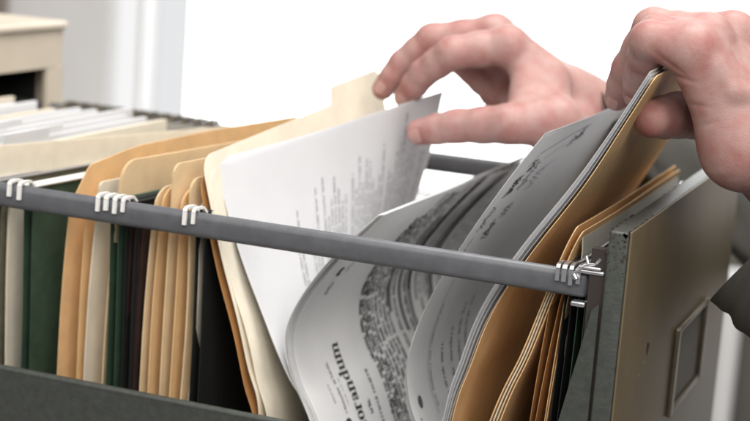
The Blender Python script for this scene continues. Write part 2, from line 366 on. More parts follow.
def manila(near, m, label, group='tan folders standing in the drawer', length=0.30, fan=0.1, lift=0.0, tab=None, tabh=0.013, gap=0.0025, r=0.012, wav=0.0004, leaves=2, back_drop=0.0, far=None, gaps=None, t=0.00045, rootname='manila_folder'):
    near = [np.array(p) for p in near]
    o = empty(rootname, (near[0][0], near[0][1]+length/2, near[0][2])); tag(o, label, 'folder', group)
    for k in range(leaves):
        off = np.array((-(gap*k) if gaps is None else gaps[k], 0, 0))
        nn = [p+off*min(1, max(0, (i)/(len(near)-1)*1.3)) for i, p in enumerate(near)]
        sf = Surf(nn, length, fan=fan, lift=lift, wav=wav, ph=near[0][0]*70, far=far if far is None else [np.array(p)+off for p in far])
        S = sf.S-(0.010 if (k == 0 and leaves > 1 and tab) else 0)
        top = rounded_top(S, length, r, tab if (k == leaves-1) else None, tabh)
        mb = MB(); mb.sheet(sf.grid(top, corner_us(length, r, tab or ()), 30), t)
        mb.build(('front_leaf', 'back_leaf', 'inner_leaf', 'inner_leaf')[k] if leaves > 1 else 'leaf', m, o)
    return o
def col(x, ztop, y=0.03, xb=None, xm=None):
    return [(x if xb is None else xb, y, -0.28), (x if xm is None else xm, y, -0.12), (x, y, ztop)]

# -- far back: olive folders carrying white tabs and papers
nback = 13
for i in range(nback):
    x = -0.612+i*0.0122
    t = hanging_folder(x, x-0.004, TEAL if i == 3 else OLIVE, 'blurred teal hanging folder near the cabinet opening' if i == 3 else 'blurred olive hanging folder with a white tab, in the row next to the cabinet opening',
                       'olive hanging folders next to the cabinet', ztop=-0.031, far_hooks=True, fan=0.0, hookm=HOLDER, rodm=HOLDER)
    mb = MB(); y0 = 0.055+0.004*(i % 3)
    sf = Surf([(x-0.002, y0, -0.05), (x-0.002, y0, -0.02), (x-0.0005, y0, -0.004-0.003*((i*5) % 3))], 0.06+0.03*((i*7) % 3)/2, fan=0.0)
    mb.sheet(sf.grid(ns=6), 0.0008); mb.build('index_tab', PAPER, t)
    o = MB(); sf = Surf([(x-0.002, 0.05, -0.27), (x-0.002, 0.05, -0.1), (x-0.0025+0.001*random.random(), 0.05, -0.016+0.006*random.random())], 0.20+0.05*random.random(), fan=0.01)
    o.sheet(sf.grid(ns=10), 0.0042)
    tag(o.build('paper_sheaf', PAPER if i % 4 else CREAM), 'blurred sheaf of white paper inside an olive folder near the cabinet' if i % 4 else 'blurred cream sheaf among the white ones in the olive folders near the cabinet', 'paper', 'white paper in the olive folders' if i % 4 else 'cream sheaves in the olive folders')

# -- left group
manila(col(-0.455, -0.008, xb=-0.447), CREAM, 'wide cream folder at far left, in front of the white tabs', fan=0.15, lift=-0.035, length=0.33, r=0.006, gap=0.004, wav=0.0006)
manila(col(-0.4415, -0.040, xb=-0.438, y=0.028), CREAM, 'low cream folder edge just left of the dark green folder', fan=0.05, gap=0.0012, length=0.29)
hanging_folder(-0.4485, -0.4545, OLIVE, 'olive brown hanging folder in front of the wide cream folder', fan=0.1)
hanging_folder(-0.4205, -0.4275, GREEN, 'dark green hanging folder with a white hook, left of the tan folders', fan=0.1, rodm=HOOKW)
# tall tan folder with a sloping shoulder
nr = [np.array(p) for p in col(-0.392, -0.004, xb=-0.400, xm=-0.399)]
hf = empty('manila_folder', (-0.395, 0.18, -0.28)); tag(hf, 'tall orange tan folder with a sloping shoulder, beside the green folder', 'folder', 'tan folders standing in the drawer')
sf = Surf(nr, 0.31, fan=0.11, lift=0.0, wav=0.0004)
def shoulder(u):
    y = u*0.31; sm = lambda x: min(1, max(0, x))**2*(3-2*min(1, max(0, x)))
    return sf.S-0.034+0.022*sm(y/0.020)+0.008*sm(y/0.08)+0.004*sm(y/0.2)-(0.012*sm((y-0.30)/0.01))
mb = MB(); mb.sheet(sf.grid(shoulder, np.r_[np.linspace(0, 0.1, 14), np.linspace(0.12, 1, 22)], 30), 0.0006); mb.build('back_leaf', MANILA2, hf)
sf2 = Surf([(-0.3845, 0.031, -0.28), (-0.3845, 0.031, -0.12), (-0.3815, 0.031, -0.034)], 0.30, fan=0.11, wav=0.0004)
mb = MB(); mb.sheet(sf2.grid(rounded_top(sf2.S, 0.30, 0.012), corner_us(0.30, 0.012), 30), 0.0006); mb.build('front_leaf', MANILA2, hf)
manila(col(-0.3715, -0.0225, xb=-0.3785, xm=-0.3775), CREAM, 'short cream folder with its corner behind the white hooks', fan=0.1, gap=0.001, length=0.10, r=0.004)
manila(col(-0.3545, -0.006, xb=-0.364, xm=-0.3625), MANILA, 'tan folder with a rounded corner rising behind the cluster of white hooks', fan=0.11, gap=0.0012, length=0.31, r=0.014)
hanging_folder(-0.3525, -0.3590, GREEN, 'dark green hanging folder at the cluster of white hooks', fan=0.1, rodm=GREEN)
hanging_folder(-0.3400, -0.3465, BLACKC, 'black hanging folder right of the cluster of white hooks', fan=0.1, rodm=BLACKC)
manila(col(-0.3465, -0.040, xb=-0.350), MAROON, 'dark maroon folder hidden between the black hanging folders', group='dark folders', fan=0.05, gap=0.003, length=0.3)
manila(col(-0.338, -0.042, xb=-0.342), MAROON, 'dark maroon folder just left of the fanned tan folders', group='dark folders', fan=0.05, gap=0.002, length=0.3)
# fanned tan bundle
manila(col(-0.3290, -0.021, xb=-0.334, xm=-0.333), MANILA, 'leftmost tan folder of the fanned bundle under the rail', fan=0.10, gap=0.0009, length=0.30, r=0.015)
manila(col(-0.3235, -0.020, xb=-0.326, xm=-0.327), MANILA2, 'second orange folder from the left in the fanned bundle', fan=0.10, gap=0.0009, length=0.30, r=0.014)
manila(col(-0.3165, -0.003, xb=-0.318, xm=-0.318), MANILA, 'tallest tan folder of the fanned bundle beside the white pages', fan=0.11, gap=0.0009, length=0.31, r=0.008)
manila(col(-0.3095, -0.020, xb=-0.312, xm=-0.310), MANILA2, 'orange folder in the middle of the fanned bundle', fan=0.10, gap=0.0009, length=0.30, r=0.014)
manila(col(-0.3035, -0.0115, xb=-0.307, xm=-0.301), MANILA, 'tan folder with a low rounded corner, right of the tallest in the bundle', fan=0.11, gap=0.0009, length=0.31, r=0.010)
manila(col(-0.2965, -0.026, xb=-0.304, xm=-0.294), CREAM, 'rightmost pale folder of the fanned bundle, bordering the black gap', fan=0.10, gap=0.0009, length=0.30, r=0.012)
hanging_folder(-0.2880, -0.2945, BLACKC, 'black hanging folder gaping open under the single white hook', fan=0.02, rodm=BLACKC)

# ------------------------------------------------------------------ printing on paper
class Print:
    def __init__(s, sf, mb, off=0.0005): s.sf = sf; s.mb = mb; s.off = off
    def quad(s, y, x, w, h, mi=1, sk=0.0, seg=0.004):
        """y: baseline offset from near edge (metres), x: arc start, w: along the reading direction, h: letter height towards the near edge"""
        n = max(1, int(math.ceil(w/seg))); L = s.sf.L
        xs = np.linspace(x, x+w, n+1)
        U = np.stack([np.full(n+1, y/L), np.full(n+1, (y-h)/L)]); X = np.stack([xs, xs+sk*h])
        P = s.sf.p(U, X)+s.sf.nor(U, X)*s.off
        s.mb.add(P.reshape(-1, 3), [(i, i+1, n+1+i+1, n+1+i) for i in range(n)], mi, False)
    def poly(s, pts, mi=1):
        U = np.array([p[0] for p in pts])/s.sf.L; X = np.array([p[1] for p in pts])
        P = s.sf.p(U, X)+s.sf.nor(U, X)*s.off; s.mb.add(P, [tuple(range(len(pts)))], mi, False)
    def stroke(s, pts, w, mi=1):                  # pts (y, x) with pen width
        fine = []
        for (a, b) in zip(pts[:-1], pts[1:]):
            a = np.array(a, float); b = np.array(b, float); m = max(1, int(math.ceil(np.linalg.norm(b-a)/0.0025)))
            fine += [a+(b-a)*q/m for q in range(m)]
        fine.append(np.array(pts[-1], float))
        for (a, b) in zip(fine[:-1], fine[1:]):
            dd = b-a; l = np.linalg.norm(dd)
            if l < 1e-6: continue
            nn = np.array((-dd[1], dd[0]))/l*w/2; e = dd/l*w*0.25
            s.poly([a-e+nn, b+e+nn, b+e-nn, a-e-nn], mi)
    def glyphs(s, y, x, n, h=0.0022, pitch=0.0019, mi=1, wgt=0.32):
        """a run of small letter-like marks too fine to read"""
        k = 0
        while k < n:
            wl = random.randint(3, 10)
            for j in range(min(wl, n-k)):
                xx = x+(k+j)*pitch; c = random.random(); hh = h*(1.0 if c < 0.75 else 1.45)
                t = pitch*wgt
                s.quad(y, xx, t, hh, mi)
                if c < 0.7: s.quad(y-hh*random.choice((0, 0.45, 0.85)), xx+t, pitch*0.38, h*0.18, mi)
                if c > 0.3: s.quad(y, xx+pitch*0.5, t, h*random.choice((0.6, 1)), mi)
            k += wl+1
    def scribble(s, y, x, sy, sx, n, w, mi=1):
        w *= 0.62; p = []; q = np.array((0.0, 0.0))
        for i in range(n):
            p.append((y+sy*(0.5*math.sin(i*1.9+x*40)+0.35*random.uniform(-1, 1)), x+sx*(i/n)+0.12*sx*math.cos(i*2.3)))
        s.stroke(p, w, mi)
SER = {   # bold serif letters on a 1-high x-height: list of (x0,y0,x1,y1,width)
 'm': ([(0.22, 0, 0.22, 1, .24), (0.78, 0, 0.78, .85, .24), (1.34, 0, 1.34, .85, .24), (0.3, .80, .55, 1.0, .10), (.5, .97, .82, .82, .14), (.86, .80, 1.1, 1.0, .10), (1.06, .97, 1.38, .82, .14), (0, .95, .25, .95, .10), (0, .04, .46, .04, .09), (.58, .04, 1.0, .04, .09), (1.14, .04, 1.58, .04, .09)], 1.66),
 'n': ([(0.22, 0, 0.22, 1, .24), (0.80, 0, 0.80, .85, .24), (0.3, .80, .55, 1.0, .10), (.5, .97, .84, .82, .14), (0, .95, .25, .95, .10), (0, .04, .46, .04, .09), (.58, .04, 1.04, .04, .09)], 1.12),
 'u': ([(0.22, .15, 0.22, 1, .24), (0.80, 0, 0.80, 1, .24), (.2, .18, .5, .02, .14), (.46, .02, .74, .2, .10), (0, .95, .25, .95, .10), (.58, .95, .82, .95, .10), (.8, .04, 1.05, .04, .09)], 1.12),
 'r': ([(0.22, 0, 0.22, 1, .24), (0.3, .78, .5, .98, .10), (.48, .95, .72, .88, .18), (0, .95, .25, .95, .10), (0, .04, .5, .04, .09)], 0.84),
 'o': ([(.18, .22, .18, .78, .24), (.78, .22, .78, .78, .24), (.2, .78, .36, .98, .14), (.34, .97, .62, .97, .09), (.6, .98, .78, .78, .14), (.2, .22, .36, .02, .14), (.34, .03, .62, .03, .09), (.6, .02, .78, .22, .14)], 1.02),
 'e': ([(.18, .22, .18, .78, .24), (.2, .78, .36, .98, .14), (.34, .97, .6, .97, .09), (.58, .98, .74, .74, .16), (.74, .74, .74, .55, .2), (.2, .52, .8, .52, .09), (.2, .22, .38, .02, .14), (.36, .03, .62, .03, .10), (.6, .03, .8, .2, .09)], 0.94),
 'a': ([(.70, .1, .70, .8, .24), (.7, .8, .52, .98, .12), (.52, .97, .28, .95, .09), (.28, .95, .16, .78, .16), (.66, .6, .36, .52, .09), (.36, .52, .16, .3, .18), (.16, .3, .3, .04, .16), (.3, .03, .62, .2, .10), (.72, .08, .95, .05, .09)], 1.0),
 'd': ([(.76, 0, .76, 1.5, .24), (.18, .22, .18, .78, .24), (.2, .78, .38, .98, .14), (.36, .97, .7, .85, .09), (.2, .22, .38, .02, .14), (.36, .03, .7, .15, .09), (.55, 1.46, .78, 1.46, .1), (.76, .04, 1.02, .04, .09)], 1.08),
 'M': ([(.2, 0, .2, 1.4, .12), (1.4, 0, 1.4, 1.4, .26), (.22, 1.38, .8, .1, .26), (.8, .1, 1.36, 1.38, .10), (0, .04, .42, .04, .09), (1.15, .04, 1.66, .04, .09), (0, 1.38, .3, 1.38, .09), (1.3, 1.38, 1.66, 1.38, .09)], 1.74)}
def memorandum(pr, y, x, xh, mi=1):
    for chh in 'Memorandum':
        st, adv = SER[chh]
        for (x0, y0, x1, y1, w_) in st:
            pr.stroke([(y-y0*xh, x+(x0+0.12*y0)*xh*0.82), (y-y1*xh, x+(x1+0.12*y1)*xh*0.82)], w_*xh, mi)
        x += adv*xh*0.82
    return x

# ------------------------------------------------------------------ folder with white pages, opened to the left (held by the far hand)
nb = [(-0.236, 0.03, -0.285)]+ptsY(0.03, [(267, 421), (256, 370), (244, 315), (227, 250), (208, 156)])
far_top = at(388, 83, 1.37)
fb = [(-0.268, 0.335, -0.275), (-0.266, 0.335, -0.16), (-0.258, 0.335, -0.08), far_top]
ob = empty('manila_folder', (-0.17, 0.19, -0.28)); tag(ob, 'cream folder opened to the left, holding white typed pages, its tab under the fingers', 'folder')
sfB = Surf(nb, 0.305, far=fb)
def topB(u):
    h = rounded_top(sfB.S, 0.305, 0.014)(u); sm = lambda x: min(1, max(0, x))**2*(3-2*min(1, max(0, x)))
    return h+0.013*sm((u-0.665)/0.02)
mb = MB(); mb.sheet(sfB.grid(topB, corner_us(0.305, 0.014, (0.675, 0.695)), 44, off=-0.0055), 0.0006); mb.build('back_leaf', CREAM, ob)
nb2 = [np.array(p)+np.array((0.002+0.010*(1-i/5), -0.002, -0.004)) for i, p in enumerate(nb)]
sfb2 = Surf([np.array(p)+np.array((-0.0010-0.0006*(i < 3), -0.001, -0.012)) for i, p in enumerate(nb)], 0.30, far=[np.array(p)+np.array((-0.004, 0, -0.03)) for p in fb])
mb = MB(); mb.sheet(sfb2.grid(rounded_top(sfb2.S, 0.3, 0.014), corner_us(0.3, 0.014), 44, off=-0.0055), 0.0006); mb.build('outer_leaf', BROWN, ob)
sfb3 = Surf([np.array(p)+np.array((0.0015+0.0025*(i < 4), 0.003, -0.010)) for i, p in enumerate(nb)], 0.30, far=[np.array(p)+np.array((0.0015, 0, -0.035)) for p in fb])
mb = MB(); mb.sheet(sfb3.grid(rounded_top(sfb3.S, 0.3, 0.014), corner_us(0.3, 0.014), 44, off=-0.0035), 0.0005); mb.build('inner_leaf', CREAM, ob)
# the pages
np_ = [(-0.212, 0.045, -0.28)]+ptsY(0.048, [(312, 421), (294, 388), (277, 350), (264, 315), (240, 250), (215, 164)])
ftB = at(445, 91, 1.315)
fp_ = [(-0.256, 0.318, -0.275), (-0.254, 0.318, -0.16), (-0.246, 0.314, -0.075), (-0.232, 0.308, -0.02), ftB]
for k in range(5):
    sfp = Surf([np.array(p)+np.array((-0.0006*k, 0.0012*k, 0.0006*k*(-1)**k)) for p in np_], 0.272, far=[np.array(p)+np.array((-0.0006*k, -0.001*k, -0.0012*k)) for p in fp_], wav=0.0012)
    mb = MB(); mb.sheet(sfp.grid(ns=60, off=-0.0002), 0.00012)
    if k == 0:
        pr = Print(sfp, mb)
        hh = on(269, 306, 1, 0.06)
        S = sfp.S
        # body text: lines run up the page, ragged tops
        for i in range(50):
            y = 0.070+i*0.0050
            if i in (2, 3, 7, 15, 26, 36) or y > 0.264: continue
            end = S-0.050+0.012*math.sin(i*1.3)+0.022*(y-0.09)/0.17-(0.02 if i in (0, 4, 5) else 0)+(0.028 if i in (8, 18, 31) else 0)-0.010*random.random()
            pr.glyphs(y, 0.09, int((end-0.09)/0.0018), 0.0018, 0.0018, 2, 0.36)
        for yy, ss in ((0.031, S-0.144), ):      # punched hole
            ring = [(yy+0.0032*math.cos(a), ss+0.0032*math.sin(a)) for a in np.linspace(0.3, 5.6, 22)]; pr.stroke(ring, 0.0006, 2)
    o = mb.build('paper_sheet', [PAPER, INK, GREYINK])
    tag(o, 'top white typed page leaning left under the far hand' if k == 0 else 'white page underneath the top typed page in the cream folder', 'paper', 'white pages in the opened cream folder')

# ------------------------------------------------------------------ curled memorandum pages
nc = [np.array((-0.185, 0.05, -0.225))]+ptsY(0.05, [ (318, 421), (300, 380), (293, 340), (305, 304), (340, 260), (385, 215)])
for k in range(6):
    dx = 0.0010*k
    pts = [np.array(p)+np.array((-dx*(1.0 if 0 < i < 6 else 0.6 if i == 6 else 0.25), -0.0012*k*random.uniform(0.2, 1.0), (0.0006*k*(1 if k % 2 else -0.7)) if i == 7 else 0)) for i, p in enumerate(nc)]
    sfc = Surf(pts, 0.33, fan=0.004, wav=0.0008, ph=0.4)
    mb = MB(); mb.sheet(sfc.grid(ns=70), 0.00014)
    if k == 0:
        pr = Print(sfc, mb); S = sfc.S
        memorandum(pr, 0.070, 0.012, 0.0092)
        # letterhead: emblem, small capitals, date line
        ec = (0.043, 0.047)
        for rr, a0, a1, w_ in ((0.0046, 0.4, 5.2, 0.0018), (0.0026, -1.2, 3.4, 0.0015), (0.0009, 0, 6.3, 0.0012)):
            pr.stroke([(ec[0]+rr*math.cos(a), ec[1]+rr*math.sin(a)) for a in np.linspace(a0, a1, 16)], w_, 1)
        pr.glyphs(0.046, 0.056, 17, 0.0026, 0.0024, 3, 0.26); pr.glyphs(0.034, 0.066, 8, 0.0018, 0.0018, 2, 0.3)
        pr.glyphs(0.052, 0.060, 12, 0.0016, 0.0017, 2, 0.3)
        # stamp and signature towards the top of the sheet
        pr.scribble(0.030, S-0.068, 0.007, 0.009, 22, 0.0013, 1); pr.scribble(0.034, S-0.086, 0.006, 0.012, 20, 0.0006, 1); pr.scribble(0.046, S-0.068, 0.003, 0.012, 18, 0.0006, 3)
        pr.glyphs(0.068, S-0.062, 6, 0.002, 0.0022, 3)
        # heading rows
        for y, x0, n in ((0.086, 0.022, 6), (0.086, 0.045, 4), (0.100, 0.020, 2), (0.100, 0.030, 12), (0.100, 0.062, 5)): pr.glyphs(y, x0, n, 0.0034, 0.0027, 1, 0.36)
        # dense block, long lines along the curl
        for i in range(38):
            y = 0.121+(i*0.0056 if i < 4 else 0.023+(i-4)*0.0076)
            if y > 0.32: break
            if i in (9, 16) or min(abs(y-0.0015-q) for q in (0.178, 0.200, 0.222, 0.246)) < 0.0046: continue
            a = 0.010+0.006*random.random(); e = S-0.006-(0.03*random.random() if i % 4 == 0 else 0.0)
            if i < 3: e = S-0.028
            dens = 0.50 if i in (0, 1, 2, 3) else 0.42
            pr.glyphs(y, a, int((e-a)/0.0026), 0.0034, 0.0026, 1, dens)
        for y, a, e, h_ in ((0.180, S-0.13, S-0.075, 0.0042), (0.202, S-0.15, S-0.045, 0.0050), (0.2235, S-0.12, S-0.004, 0.0046), (0.248, S-0.15, S-0.002, 0.0060), (0.272, S-0.12, S-0.004, 0.0056), (0.304, S-0.12, S-0.004, 0.006)):
            pr.quad(y, a, e-a, h_, 1)  # black bars painted for the shadows between the fanned sheets
    o = mb.build('paper_sheet', [MEMOPAPER, INK, GREYINK, MIDINK])
    tag(o, 'curled memorandum page bulging left under the rail, covered in dense print and painted shadow bars' if k == 0 else 'grey page edge just behind the curled memorandum page', 'paper', 'curled memorandum pages')

for k in range(2):
    ys = 0.262+0.03*k
    pts = [np.array(p)+np.array((0.006+0.008*k, ys-0.05, 0.001*k)) for p in nc]
    sfc = Surf(pts, 0.385-ys, fan=0.03, wav=0.001, ph=k)
    mb = MB(); mb.sheet(sfc.grid(ns=60), 0.00016); pr = Print(sfc, mb); S = sfc.S
    for i in range(6):
        pr.quad(0.010+0.018*i, S*0.45, S*random.uniform(0.3, 0.52), random.choice((0.0010, 0.0018, 0.0026)), 1); pr.glyphs(0.019+0.018*i, S*0.4, 44, 0.003, 0.0026, 1, 0.4)  # bars here paint the dark gaps between curled sheets; glyphs are print
    tag(mb.build('paper_sheet', [MEMOPAPER, INK]), 'loose curled page with painted shadow bars, half hidden behind the bent page with the sketch', 'paper', 'loose curled pages further back')

# ------------------------------------------------------------------ second bent page pile
nd = ptsY(0.06, [(450, 490), (415, 421), (407, 385), (410, 350), (430, 300), (470, 235), (520, 165), (545, 133)])
for k in range(4):
    pts = [np.array(p)+np.array((-0.0005*k, 0.0010*k*random.uniform(-0.4, 0.7), -0.001*k)) for p in nd]
    sfd = Surf(pts, 0.318, wav=0.0012, ph=0.7)
    mb = MB(); mb.sheet(sfd.grid(ns=70), 0.00014)
    if k == 0:
        pr = Print(sfd, mb); S = sfd.S
        # hand-drawn sketch near the top
        pr.stroke([(0.030, S-0.032), (0.036, S-0.022), (0.085, S-0.014), (0.125, S-0.010)], 0.0010, 3)
        for y, x, sy, sx, n, w_, mi in ((0.128, S-0.022, 0.016, 0.012, 26, 0.0010, 1), (0.112, S-0.026, 0.012, 0.010, 18, 0.0007, 3), (0.040, S-0.038, 0.008, 0.010, 18, 0.0014, 1), (0.030, S-0.056, 0.012, 0.016, 36, 0.0016, 1), (0.052, S-0.054, 0.012, 0.024, 30, 0.0008, 3),
                                   (0.078, S-0.060, 0.020, 0.020, 20, 0.0005, 3), (0.020, S-0.084, 0.010, 0.020, 26, 0.0007, 3), (0.062, S-0.080, 0.012, 0.012, 18, 0.0007, 3), (0.050, S-0.096, 0.014, 0.016, 26, 0.0009, 1), (0.018, S-0.105, 0.005, 0.016, 16, 0.0006, 3)):
            pr.scribble(y, x, sy, sx, n, w_, mi)
        for y, x, l in ((0.060, S-0.030, 0.02), (0.070, S-0.044, 0.025)): pr.stroke([(y, x), (y+0.035, x+0.008)], 0.0005, 3)
        # small seal and rows of fine print lower down
        pr.poly([(0.017+0.0035*math.cos(a), 0.060+0.0045*math.sin(a)) for a in np.linspace(0, 6.28, 15)[:-1]], 3)
        pr.quad(0.041, 0.045, 0.10, 0.0005, 3); pr.glyphs(0.010, 0.020, 18, 0.0016, 0.0018, 3); pr.glyphs(0.046, 0.05, 34, 0.0018, 0.0022, 3, 0.3); pr.glyphs(0.072, 0.03, 20, 0.003, 0.003, 1, 0.3)
        pr.glyphs(0.092, 0.02, 24, 0.0032, 0.0032, 3, 0.3); pr.glyphs(0.110, 0.02, 30, 0.0032, 0.0032, 3, 0.3); pr.glyphs(0.125, 0.02, 30, 0.0032, 0.0032, 3, 0.3)
    o = mb.build('paper_sheet', [GREYPAPER, INK, GREYINK, MIDINK])
    tag(o, 'bent page greyed for shade, with a hand drawn sketch, left of the held tan folder' if k == 0 else 'page edge stacked behind the bent page with the sketch', 'paper', 'bent pages beside the held tan folder')

# ------------------------------------------------------------------ tan folder held by the near hand, with pages against it
ne = [(-0.125, 0.03, -0.285)]+ptsY(0.03, [(452, 421), (470, 368), (492, 313), (530, 255), (585, 185), (625, 124), (656, 76)])
E_ = empty('manila_folder', (-0.1, 0.18, -0.285)); tag(E_, 'orange tan folder pulled up and bent left by the near hand', 'folder')
twist = lambda pts, L: [np.array(p)+np.array((-0.014*max(0, (p[2]+0.03)/0.11), L, 0)) for p in pts]
sfE = Surf(ne, 0.295, far=twist(ne, 0.295))
mb = MB(); mb.sheet(sfE.grid(rounded_top(sfE.S, 0.295, 0.006), corner_us(0.295, 0.006), 60), 0.0005); mb.build('back_leaf', MANILA2, E_)
for k in range(4):
    pts = [np.array(p)+np.array((-0.0022-0.0007*k-0.0018*math.sin(min(1, i/6)*math.pi)*(0.4+0.5*k), 0.001*random.uniform(-1, 1)+0.001, -0.004+0.002*k)) for i, p in enumerate(ne)]
    sfw = Surf(pts, 0.279, far=twist(pts, 0.279))
    mb = MB(); mb.sheet(sfw.grid(ns=60), 0.00016)
    tag(mb.build('paper_sheet', PAPER if k != 1 else GREYPAPER), 'white page edge pressed against the held tan folder', 'paper', 'white pages against the held tan folder')
ne2 = [(-0.122, 0.03, -0.285)]+ptsY(0.03, [(490, 421), (522, 355), (548, 292), (566, 248), (577, 227)])
F_ = empty('manila_folder', (-0.08, 0.18, -0.285)); tag(F_, 'tan folder with thick pale edges and an orange top corner behind the steel clip', 'folder')
for k, (m_, dx, dz) in enumerate(((MANILA2, 0, 0), (CREAM, 0.0022, -0.024), (MANILA, 0.0044, -0.026), (MANILA2, 0.0066, -0.003))):
    pts = [np.array(p)+np.array((dx*(1-0.5*(i/5)), 0.0006*k, dz if i == 5 else dz*0.4 if i == 4 else 0)) for i, p in enumerate(ne2)]
    sff = Surf(pts, 0.31, wav=0.0008, fan=0.0)
    mb = MB(); mb.sheet(sff.grid(rounded_top(sff.S, 0.31, 0.004), corner_us(0.31, 0.004), 40), 0.0007); mb.build(('back_leaf', 'inner_leaf', 'inner_leaf', 'front_leaf')[k], m_, F_)
# the last sheets before the drawer front
G_ = Surf([(-0.060, 0.04, -0.28), (-0.045, 0.04, -0.12), on(582, 262, 1, 0.04), on(583, 238, 1, 0.04)], 0.30, wav=0.0006)
mb = MB(); mb.sheet(G_.grid(rounded_top(G_.S, 0.30, 0.003), corner_us(0.30, 0.003), 30), 0.0008); tag(mb.build('divider_sheet', FILMY), 'pale grey translucent sheet standing against the green folder by the drawer front', 'divider')
manila([(-0.066, 0.032, -0.28), (-0.053, 0.032, -0.12), (-0.045, 0.032, -0.045)], BROWN, 'brown folder low beneath the steel clip', group='dark folders', fan=0.0, gap=0.006, length=0.31)
manila([(-0.056, 0.030, -0.28), (-0.046, 0.030, -0.12), (-0.0405, 0.030, -0.042)], MANILA2, 'narrow orange folder edge nearest the drawer front', fan=0.0, gap=0.002, length=0.31)
hanging_folder(-0.0300, -0.0345, GREEN, 'dark green hanging folder against the drawer front', fan=0.0, hookm=STEEL, ztop=-0.0275)
hanging_folder(-0.0390, -0.0430, BLACKC, 'black hanging folder under the row of steel hooks', fan=0.0, hookm=STEEL)

# ------------------------------------------------------------------ hands (signed distance -> surface nets)
class Field:
    def __init__(s, lo, hi, h):
        s.lo = np.array(lo); s.h = h; s.n = np.ceil((np.array(hi)-s.lo)/h).astype(int)+1
        s.ax = [s.lo[i]+h*np.arange(s.n[i]) for i in range(3)]; s.f = np.full(s.n, 0.05, np.float32)
    def sub(s, c0, c1, pad):
        a = np.clip(((np.minimum(c0, c1)-pad-s.lo)/s.h).astype(int), 0, s.n-1); b = np.clip(((np.maximum(c0, c1)+pad-s.lo)/s.h).astype(int)+2, 1, s.n)
        sl = tuple(slice(a[i], b[i]) for i in range(3))
        X, Y, Z = np.meshgrid(*[s.ax[i][sl[i]] for i in range(3)], indexing='ij'); return sl, X, Y, Z
def cone_d(X, Y, Z, a, b, ra, rb):
    d = b-a; l2 = d@d
    t = np.clip(((X-a[0])*d[0]+(Y-a[1])*d[1]+(Z-a[2])*d[2])/l2, 0, 1)
    return np.sqrt((X-a[0]-t*d[0])**2+(Y-a[1]-t*d[1])**2+(Z-a[2]-t*d[2])**2)-(ra+(rb-ra)*t)
def smin(a, b, k):
    h = np.clip(0.5+0.5*(b-a)/k, 0, 1); return b+(a-b)*h-k*h*(1-h)
def addcone(fl, arr, a, b, ra, rb, k):
    sl, X, Y, Z = fl.sub(a, b, max(ra, rb)+k+0.004); dd = cone_d(X, Y, Z, a, b, ra, rb)
    arr[sl] = smin(arr[sl], dd, k)
def surface_nets(fl, f):
    ins = f < 0; nx, ny, nz = f.shape
    offs = [(i, j, k) for i in (0, 1) for j in (0, 1) for k in (0, 1)]
    c = {o: f[o[0]:nx-1+o[0], o[1]:ny-1+o[1], o[2]:nz-1+o[2]] for o in offs}
    cnt = sum((c[o] < 0).astype(np.int8) for o in offs); act = (cnt > 0) & (cnt < 8)
    I = np.argwhere(act); num = np.zeros((len(I), 3)); den = np.zeros(len(I))
    cv = {o: c[o][act] for o in offs}
    for o in offs:
        for ax in range(3):
            if o[ax]: continue
            o2 = list(o); o2[ax] = 1; o2 = tuple(o2); A, B = cv[o], cv[o2]; m = (A < 0) != (B < 0)
            t = np.where(m, A/(A-B+1e-20), 0); p = np.array(o, float)[None, :].repeat(len(I), 0); p[:, ax] = t
            num += p*m[:, None]; den += m
    V = (I+num/den[:, None])*fl.h+fl.lo
    idx = -np.ones(act.shape, int); idx[act] = np.arange(len(I)); Q = []
    for ax in range(3):
        a1, a2 = [(1, 2), (2, 0), (0, 1)][ax]
        sl0 = [slice(1, -1)]*3; sl1 = [slice(1, -1)]*3; sl0[ax] = slice(0, f.shape[ax]-1); sl1[ax] = slice(1, f.shape[ax])
        A = ins[tuple(sl0)]; B = ins[tuple(sl1)]; E = np.argwhere(A != B)
        if not len(E): continue
        base = E.copy(); base[:, a1] += 1; base[:, a2] += 1
        flip = A[tuple(E.T)]
        def g(d1, d2):
            q = base.copy(); q[:, a1] -= d1; q[:, a2] -= d2; return idx[tuple(q.T)]
        q = np.stack([g(1, 1), g(0, 1), g(0, 0), g(1, 0)], 1); q = np.where(flip[:, None], q, q[:, ::-1]); Q.append(q)
    Q = np.concatenate(Q); return V, Q[(Q >= 0).all(1)]

